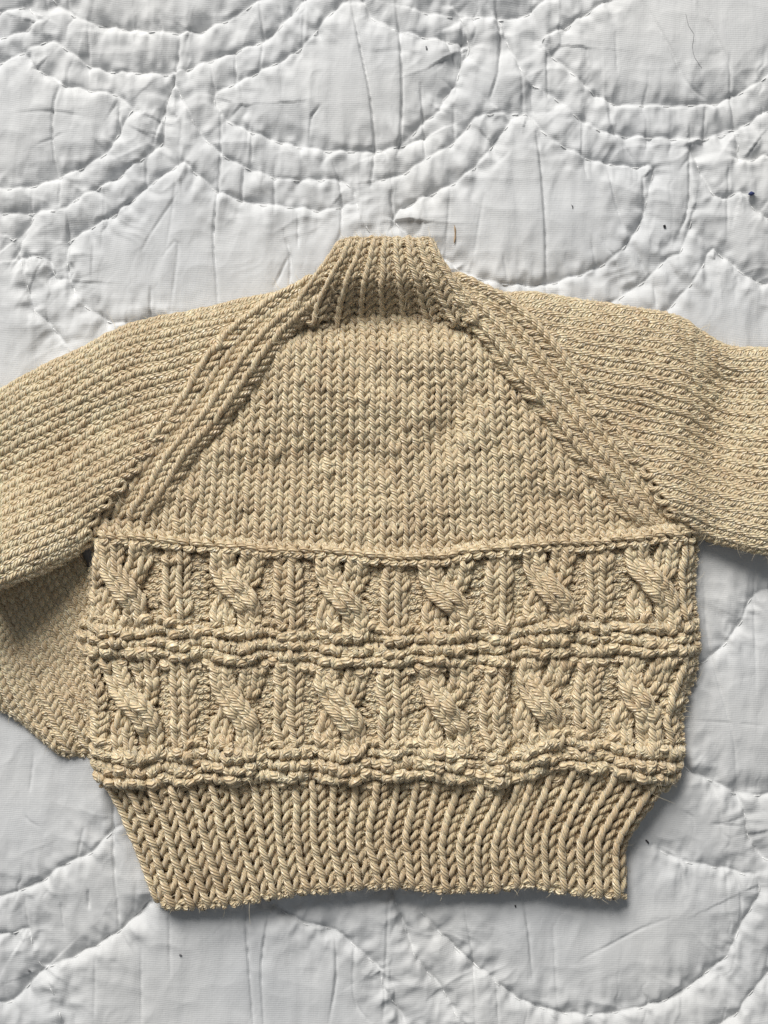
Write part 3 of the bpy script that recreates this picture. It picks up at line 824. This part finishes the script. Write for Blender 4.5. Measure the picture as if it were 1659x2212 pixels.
# ================= yoke
NY = 29
inL = fy([(338, 1115), (370, 1076), (422, 985), (471, 936), (520, 880), (579, 789), (611, 740), (667, 685), (700, 655)])
inR = fy([(1350, 1112), (1308, 1071), (1274, 1029), (1232, 983), (1186, 922), (1140, 861), (1083, 808), (1049, 747), (1010, 700), (985, 665)])
def yoke_chart(cx, ry):
    v = ry / NY
    pitch = 24.8 - 2.4 * v
    X = 846 + (cx - 27) * pitch + 3 * vnoise(cx / 4, ry / 5, 61)
    yt = 676 + 0 * X
    Y = (ridge_y(X) - 6) * (1 - v) + yt * v + 3 * vnoise(cx / 5, ry / 4, 62)
    return X, Y
def yoke_z(X, Y, cx, ry):
    z = 47 + 3.5 * vnoise(X / 130, Y / 120, 63) + 1.8 * vnoise(X / 52, Y / 60, 64)
    z = z - 34 * (1 - smooth(680, 770, Y)) * np.exp(-((X - 845) / 210) ** 4)
    # shallow folds
    def fold(x, y, ang, l, w_, h):
        c, s = math.cos(ang), math.sin(ang)
        a_ = (X - x) * c + (Y - y) * s; b_ = -(X - x) * s + (Y - y) * c
        return 1.7 * h * np.exp(-(a_ / l) ** 2 - (b_ / w_) ** 2)
    z = z + fold(1035, 915, -0.95, 75, 34, 6) + fold(965, 930, -0.95, 90, 36, -8) + fold(735, 1000, 0.2, 130, 60, -6) + fold(930, 1070, 0.0, 200, 50, 4) + fold(860, 880, 0.2, 90, 30, 5) + fold(800, 990, 0.5, 90, 26, -5)
    z = z + fold(760, 1060, 0.1, 160, 26, -5) + fold(1180, 1080, 0.1, 90, 24, -5) + fold(560, 1010, -0.1, 110, 28, -5) + fold(700, 830, 0.2, 60, 25, 4) + fold(1260, 1080, 0.6, 50, 20, 4)
    z = z - 6 * np.exp(-((X - inL(Y) - 6) / 22) ** 2) - 6 * np.exp(-((X - inR(Y) + 6) / 22) ** 2)
    z = z + 5 * smooth(1110, 1160, Y)
    return z
yc = []
for i_ in range(NY):
    for j_ in range(54):
        X, Y = yoke_chart(np.array([j_ + 0.5]), np.array([i_ + 0.5]))
        if inL(Y)[0] - 26 < X[0] < inR(Y)[0] + 26 if Y[0] < 1115 else 205 < X[0] < 1488:
            yc.append((j_, i_, 1, 0))
knit("yoke", sweater, yoke_chart, yoke_z, yc, seed=200, jit=2.1, asym=0.55, fuzz=0.3)
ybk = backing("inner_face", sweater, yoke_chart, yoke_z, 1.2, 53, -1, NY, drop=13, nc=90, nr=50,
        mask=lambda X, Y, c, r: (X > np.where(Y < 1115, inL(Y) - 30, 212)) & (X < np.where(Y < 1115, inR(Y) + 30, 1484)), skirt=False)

# ================= sleeves (columns run along the arm)
NS = 18
def make_sleeve(side):
    if side < 0:
        top = fx([(-120, 885), (-60, 862), (0, 840), (60, 807), (140, 770), (250, 712), (320, 690), (430, 670), (530, 645), (620, 628), (680, 590), (760, 560)])
        bot = fx([(-120, 1325), (-60, 1303), (0, 1277), (59, 1252), (117, 1228), (176, 1197), (210, 1172), (330, 1120), (450, 1072), (600, 1025), (760, 990)])
        x_start, sgn, n_r, hh = -75, 1, 44, 17.0
        outer = fy([(200, 1115), (211, 1092), (260, 1027), (325, 946), (390, 861), (445, 776), (488, 718), (553, 669), (640, 640)])
        mask = lambda X, Y: (X < outer(Y) + 22) | (Y > 1110) & (X < 206)
        mask2 = lambda X, Y: mask(X, Y) & ((Y < 1112) | (X < 203))
    else:
        top = fx([(880, 560), (960, 590), (1010, 612), (1090, 634), (1152, 634), (1293, 655), (1408, 672), (1465, 684), (1522, 722), (1579, 750), (1659, 754), (1790, 758)])
        bot = fx([(880, 930), (1000, 985), (1200, 1058), (1400, 1122), (1492, 1150), (1537, 1168), (1598, 1184), (1659, 1196), (1790, 1204)])
        x_start, sgn, n_r, hh = 1740, -1, 42, 17.0
        outer = fy([(1475, 1135), (1453, 1098), (1419, 1033), (1369, 968), (1316, 899), (1263, 831), (1209, 758), (1152, 697), (1102, 644), (1040, 600)])
        mask2 = lambda X, Y: (X > outer(Y) - 22) & ((Y < 1128) | (X > 1480))
    def ch(cx, ry):
        X = x_start + sgn * ry * hh
        c = np.clip(cx / NS, -0.05, 1.05)
        s = 0.72 * c + 0.28 * 0.5 * (1 - np.cos(np.pi * c))
        sk = (s - 0.5) * (70 if side < 0 else -30)       # rows lean with the raglan
        X = X + sk * (1 if side < 0 else 1)
        Y = top(X) * (1 - s) + bot(X) * s
        if side > 0:
            Y = Y
        Y = Y + 3.5 * vnoise(X / 60, Y / 50, 71 + side) ; X = X + 3 * vnoise(X / 55, Y / 60, 73 + side)
        return X, Y
    def zf(X, Y, cx, ry):
        c = np.clip((Y - top(X)) / (bot(X) - top(X)), 0, 1)
        z = (21 if side < 0 else 27) + 31 * np.sqrt(np.clip(1 - np.abs(2 * c - 1) ** 3.2, 0, 1))
        lowe = smooth(0.45, 1.0, c)
        z = z + (lowe * (34 + 78 * (1 - smooth(-20, 190, X))) if side < 0 else lowe * 22)
        z = z + 3.5 * vnoise(X / 120, Y / 120, 75 + side) + 1.6 * vnoise(X / 45, Y / 50, 77)
        if side > 0:
            w_ = (1 - 0.6 * smooth(0.4, 0.9, c)) * (0.12 + 0.88 * smooth(0.03, 0.22, c))
            z = z - 32 * np.exp(-((X - 1572 + 60 * (c - 0.2)) / 62) ** 2) * w_ + 5 * np.exp(-((X - 1440) / 60) ** 2) + 3 * smooth(1580, 1660, X)
            z = z - 5 * np.exp(-((X - 1330 - 200 * (c - .5)) / 40) ** 2)
        else:
            z = z + 5 * np.exp(-(((X - 120) * 0.5 + (Y - 1060)) / 60) ** 2) - 6 * np.exp(-(((X - 120) * 0.5 + (Y - 960)) / 45) ** 2) * smooth(420, 200, X)
            z = z - 4 * smooth(150, 205, X) * smooth(1060, 1120, Y)
        return z
    zf0 = zf
    def zf(X, Y, cx, ry):
        e_ = (X - outer(Y)) * (1 if side < 0 else -1)
        return np.maximum(zf0(X, Y, cx, ry) - 3.5 * smooth(-22, 12, e_), 12)
    cells = []
    for i_ in range(n_r):
        for j_ in range(-0, NS):
            X, Y = ch(np.array([j_ + 0.5]), np.array([i_ + 0.5]))
            if mask2(X, Y)[0]: cells.append((j_, i_, 1, 0))
    s_ = empty("sleeve", (0, 0, 0), sweater)
    s_["label"] = "left sleeve of the picture, lying on a folded cuff" if side < 0 else "right sleeve of the picture, with a dent across it"
    knit("stockinette", s_, ch, zf, cells, seed=300 + side, asym=0.3, jit=1.3, c=0.62, b=1.03, mirror=1, W=24, fuzz=0.35)
    backing("inner_face", s_, ch, zf, 0.6, NS - 0.6, 0, n_r, drop=12, nc=40, nr=80, mask=lambda X, Y, c, r: mask2(X, Y))
    return ch, zf
slL = make_sleeve(-1)
slR = make_sleeve(1)

# ================= raglan bands
def band(outer, inner, n_r, name, side, seed):
    O, I = Curve(outer), Curve(inner)
    def ch(cx, ry):
        t = ry / n_r; s = np.clip(cx / 4.0, -0.3, 1.3)
        a_, b_ = O(t), I(t)
        p = a_ * (1 - s[..., None]) + b_ * s[..., None]
        return p[..., 0] + 2.5 * vnoise(cx / 2, ry / 3, seed), p[..., 1] + 2.5 * vnoise(cx / 2, ry / 3, seed + 1)
    def zf(X, Y, cx, ry):
        s = cx / 4.0
        z = 53 + 5 * np.exp(-((s - 0.6) / 0.35) ** 2) - 13 * smooth(0.80, 1.12, s) - 2 * (1 - smooth(-0.2, 0.25, s))
        z = z - 4 * np.exp(-((s - 0.28) / 0.09) ** 2)
        t = ry / n_r
        return z + 2 * vnoise(X / 60, Y / 60, seed + 2) + 3 * t - 10 * (1 - smooth(-0.02, 0.08, t))
    cells = []
    for i_ in range(n_r):
        for j_ in range(4):
            k_ = 1; lf = 1.0
            if j_ == 0 and side < 0 and i_ % 3 == 0: lf = 4.0
            if side > 0 and j_ == 3 and i_ % 3 == 1: lf = 5.0
            if j_ == 1: lf = -1.5
            cells.append((j_, i_, k_, lf))
    o = knit(name, sweater, ch, zf, cells, seed=seed, asym=0.6 if side < 0 else 0.6, mirror=1, R=YR * 1.05, jit=1.5, b=1.0, fuzz=0.8)
    Pb = backing("inner_face", sweater, ch, zf, 0.1, 3.8, 0.3, n_r, drop=13, nc=10, nr=60, skirt=False)
    return o
band([(208, 1118), (218, 1085), (262, 1027), (325, 946), (390, 861), (445, 776), (492, 718), (556, 669), (612, 634), (662, 603)],
     [(338, 1122), (372, 1076), (422, 990), (471, 936), (520, 880), (579, 794), (615, 742), (660, 695), (702, 655), (728, 630)], 37, "raglan_band", -1, 400)
band([(1478, 1135), (1453, 1098), (1419, 1033), (1369, 968), (1316, 899), (1263, 831), (1209, 758), (1152, 697), (1102, 646), (1046, 622), (996, 602)],
     [(1352, 1130), (1308, 1078), (1274, 1036), (1232, 988), (1186, 926), (1138, 866), (1083, 810), (1046, 752), (1005, 700), (965, 650), (940, 630)], 37, "raglan_band", 1, 420)

# ================= collar
HC = 10
colS = coons([(622, 690), (645, 650), (678, 606), (705, 570), (731, 533)], [(1050, 695), (1015, 650), (984, 606), (958, 570), (939, 533)],
             [(622, 690), (700, 700), (840, 702), (960, 700), (1050, 695)], [(731, 533), (780, 531), (840, 532), (900, 531), (939, 533)])
kc = np.array([1 if k_ % 2 == 0 else -1 for k_ in range(17)]); NCo = len(kc)
wc = np.where(kc > 0, 19.0, 14.0); cc_ = np.r_[0, np.cumsum(wc)]; cc_ /= cc_[-1]
def col_chart(cx, ry):
    u = np.interp(cx, np.arange(NCo + 1), cc_) + np.minimum(cx, 0) * 0.03 + np.maximum(cx - NCo, 0) * 0.03
    p = colS(u, ry / HC)
    return p[..., 0] + 2 * vnoise(cx / 3, ry / 2, 81), p[..., 1] + 2 * vnoise(cx / 2, ry / 2, 82)
def col_z(X, Y, cx, ry):
    v = ry / HC; u = np.interp(cx, np.arange(NCo + 1), cc_)
    mid = np.exp(-((u - 0.5) / 0.30) ** 4)
    low = 56 - 50 * mid
    z = low + (76 - low) * smooth(0.0, 0.62, v) - 8 * smooth(0.85, 1.05, v)
    z = z - 14 * (1 - smooth(-0.02, 0.10, u)) * smooth(0.2, 0.7, v) - 14 * smooth(0.90, 1.02, u) * smooth(0.2, 0.7, v)
    return z
collar = empty("ribbed_collar", (0, 0, 0), sweater)
for j_ in range(NCo):
    if kc[j_] > 0:
        knit("rib", collar, col_chart, col_z, [(j_, i_, 1, 3.0) for i_ in range(HC)], asym=1.0, a=0.24, b=0.95, R=YR * 0.88, seed=500 + j_, jit=1.1, fuzz=1.0)
pg_ = knit("purl_ground", collar, col_chart, col_z, [(j_, i_, -1, -5.0) for i_ in range(HC) for j_ in range(NCo) if kc[j_] < 0], a=0.18, b=0.72, R=YR * 0.88, seed=540)
knit("bound_off_edge", collar, col_chart, col_z, [(j_ * 0.85, HC - 0.35, -1, -1) for j_ in range(int(NCo / 0.85))], a=0.12, b=0.22, c=0.5, R=YR * 0.92, seed=541, fuzz=1.0)
backing("inner_face", collar, col_chart, col_z, 0.3, NCo - 0.3, 0.0, HC - 0.2, drop=13, nc=50, nr=20, skirt=False)

# ================= folded cuff below the left sleeve
kf = np.array([1, -1] * 13); wf = np.where(kf > 0, 1.25, 0.75); cf_ = np.r_[0, np.cumsum(wf)]; cf_ = cf_ / cf_[-1] * 26
sl_bot = fx([(-120, 1325), (-60, 1303), (0, 1277), (59, 1252), (117, 1228), (176, 1197), (210, 1172)])
edge_f = Curve([(-130, 1460), (-60, 1500), (9, 1538), (47, 1562), (90, 1600), (123, 1624), (180, 1632), (260, 1655), (330, 1680), (400, 1700)])
def cuff_chart(cx, ry):
    p = edge_f(np.interp(cx, np.arange(27), cf_ / 26.0) + np.minimum(cx, 0) * 0.05)
    X = p[..., 0] - ry * 7.2 + 2.5 * vnoise(cx / 2, ry / 3, 91)
    Y = p[..., 1] - ry * 15.6 + 2.5 * vnoise(cx / 2, ry / 3, 92)
    return X, Y
def cuff_z(X, Y, cx, ry):
    z = 15 + 9 * np.exp(-((ry - 5) / 5) ** 2) - 8 * (1 - smooth(-1, 2, ry)) - 6 * smooth(9, 20, ry)
    z = z - 3 * smooth(165, 205, X) + 3 * vnoise(X / 60, Y / 60, 93)
    z = np.maximum(z, 6)
    return z
cc2 = []
for i_ in range(0, 36):
    for j_ in range(26):
        X, Y = cuff_chart(np.array([j_ + .5]), np.array([i_ + .5]))
        if -60 < X[0] < 240 and Y[0] > sl_bot(X)[0] - 95:
            rib_ = i_ < 9
            cc2.append((j_, i_, kf[j_] if rib_ else 1, (2.5 if kf[j_] > 0 else -6) if rib_ else 0))
knit("folded_cuff", sweater, cuff_chart, cuff_z, cc2, seed=600, asym=0.7, a=0.26, mirror=-1, fuzz=0.6, jit=1.3, label="ribbed cuff showing below the sleeve and beside the lower body")
knit("cuff_edge", sweater, cuff_chart, cuff_z, [(j_ * 0.8, -0.5, -1, 0) for j_ in range(22)], a=0.10, b=0.3, c=0.5, R=YR * 0.95, seed=601, fuzz=1.0)
backing("inner_face", sweater, cuff_chart, cuff_z, 0.4, 25.5, 0.3, 35, drop=11, nc=30, nr=30,
        mask=lambda X, Y, c, r: (X < 215) & (Y > sl_bot(X) - 110), skirt=False)

# ================= loose fibres of the yarn
FP = np.concatenate(FUZZ_P); FN = np.concatenate(FUZZ_N)
nf = len(FP)
ln = RNG.gamma(2.0, 4.2, nf) + 3.0
side = np.cross(FN, RNG.normal(0, 1, (nf, 3))); side /= np.maximum(np.linalg.norm(side, axis=1, keepdims=True), 1e-6)
curl = RNG.normal(0, 0.7, (nf, 1))
T4 = np.linspace(0, 1, 5)
pts = FP[:, None] + FN[:, None] * (ln[:, None] * T4[None])[..., None] * 0.8 + side[:, None] * (ln[:, None] * curl * (T4 ** 2)[None])[..., None]
pts[..., 2] -= (ln[:, None] * (T4 ** 2)[None]) * 0.35
pts = pts * np.array([1, -1, 1])
hc_ = bpy.data.hair_curves.new("loose_fibres")
hc_.add_curves([5] * nf)
hc_.points.foreach_set("position", to_world(pts.reshape(-1, 3)).astype(np.float32).ravel())
ra = hc_.attributes.get("radius") or hc_.attributes.new("radius", 'FLOAT', 'POINT')
ra.data.foreach_set("value", np.tile(np.array([0.36, 0.33, 0.28, 0.2, 0.08]) * K, nf).astype(np.float32))
hc_.materials.append(M_FUZZ)
fo = bpy.data.objects.new("loose_fibres", hc_)
col.objects.link(fo); fo.parent = sweater; fo["kind"] = "stuff"

# ------------------------------------------------------------------ specks on the quilt
def speck(name, x, y, length, width, ang, mat, label, cat, group=None, bend=0.15, h=0.5):
    T = 9
    t = np.linspace(-1, 1, T)
    px = x + np.cos(ang) * t * length / 2 - np.sin(ang) * bend * length * (t ** 2)
    py = y + np.sin(ang) * t * length / 2 + np.cos(ang) * bend * length * (t ** 2)
    pz = hq(px, py) + width * 0.4
    pz[:] = np.maximum(pz, pz.max() - 2)
    P = np.stack([px, -py, pz], -1)[None]; N_ = np.zeros_like(P); N_[..., 2] = 1
    rad = (width / 2 * np.sqrt(np.clip(1 - t ** 2 * 0.98, 0.02, 1)) * (1 + 0.25 * np.sin(t * 5 + x)))[None]
    V, q, _ = tubes(P, N_, rad, 8)
    V = V * np.array([1, -1, 1])
    c0 = V.mean(0)
    # close the two ends
    o = mesh_quads(name, V, q, mat)
    o["label"] = label; o["category"] = cat
    if group: o["group"] = group
    return o
speck("lint_speck", 922.5, 93, 9, 3.6, 1.4, M_GREY, "grey lint speck on the quilt near the top centre", "lint")
speck("straw_fragment", 985, 500, 40, 3.6, 1.6, M_STRAW, "thin brown straw sliver lying above the collar on the right", "straw", bend=0.06)
speck("lint_speck", 1240, 441, 10, 2.6, 1.3, M_GREY, "small upright grey speck between the two long creases above the right sleeve", "lint")
speck("lint_speck", 1441, 483, 7, 6, 0.6, M_DARK, "round black speck on the quilt above the right sleeve", "lint")
speck("lint_speck", 1629, 413, 14, 8, -0.1, M_BLUE, "navy blue fluff speck near the right edge of the quilt", "lint", bend=0.05)
speck("lint_speck", 1406, 1827, 11, 4, 0.9, M_DARK, "dark curved speck on the quilt beside the lower right of the hem", "lint")
speck("lint_speck", 1116, 1965, 6, 3.4, 1.2, M_DARK, "tiny dark speck on the quilt just below the hem, right of the middle", "lint")
speck("lint_speck", 54, 2108, 6, 4, 0.4, M_GREY, "small grey speck on the quilt at the lower left", "lint")
speck("lint_speck", 386, 2071, 6, 4.6, 0.1, M_GREY, "faint grey speck on the quilt below the left end of the hem", "lint")

# a stray hair on the quilt
cu = Curve([(1486, 22), (1492, 48), (1504, 66), (1500, 92), (1506, 118), (1522, 138)])
c = cu(np.linspace(0, 1, 40)); z = hq(c[:, 0], c[:, 1]) + 0.8
P = np.c_[c[:, 0], -c[:, 1], z][None]; N_ = np.zeros_like(P); N_[..., 2] = 1
V, q, _ = tubes(P, N_, np.full((1, 40), 0.28), 5)
ho = mesh_quads("stray_hair", V * np.array([1, -1, 1]), q, M_GREY)
ho["label"] = "thin curly grey hair lying on the quilt near the top right corner"; ho["category"] = "hair"
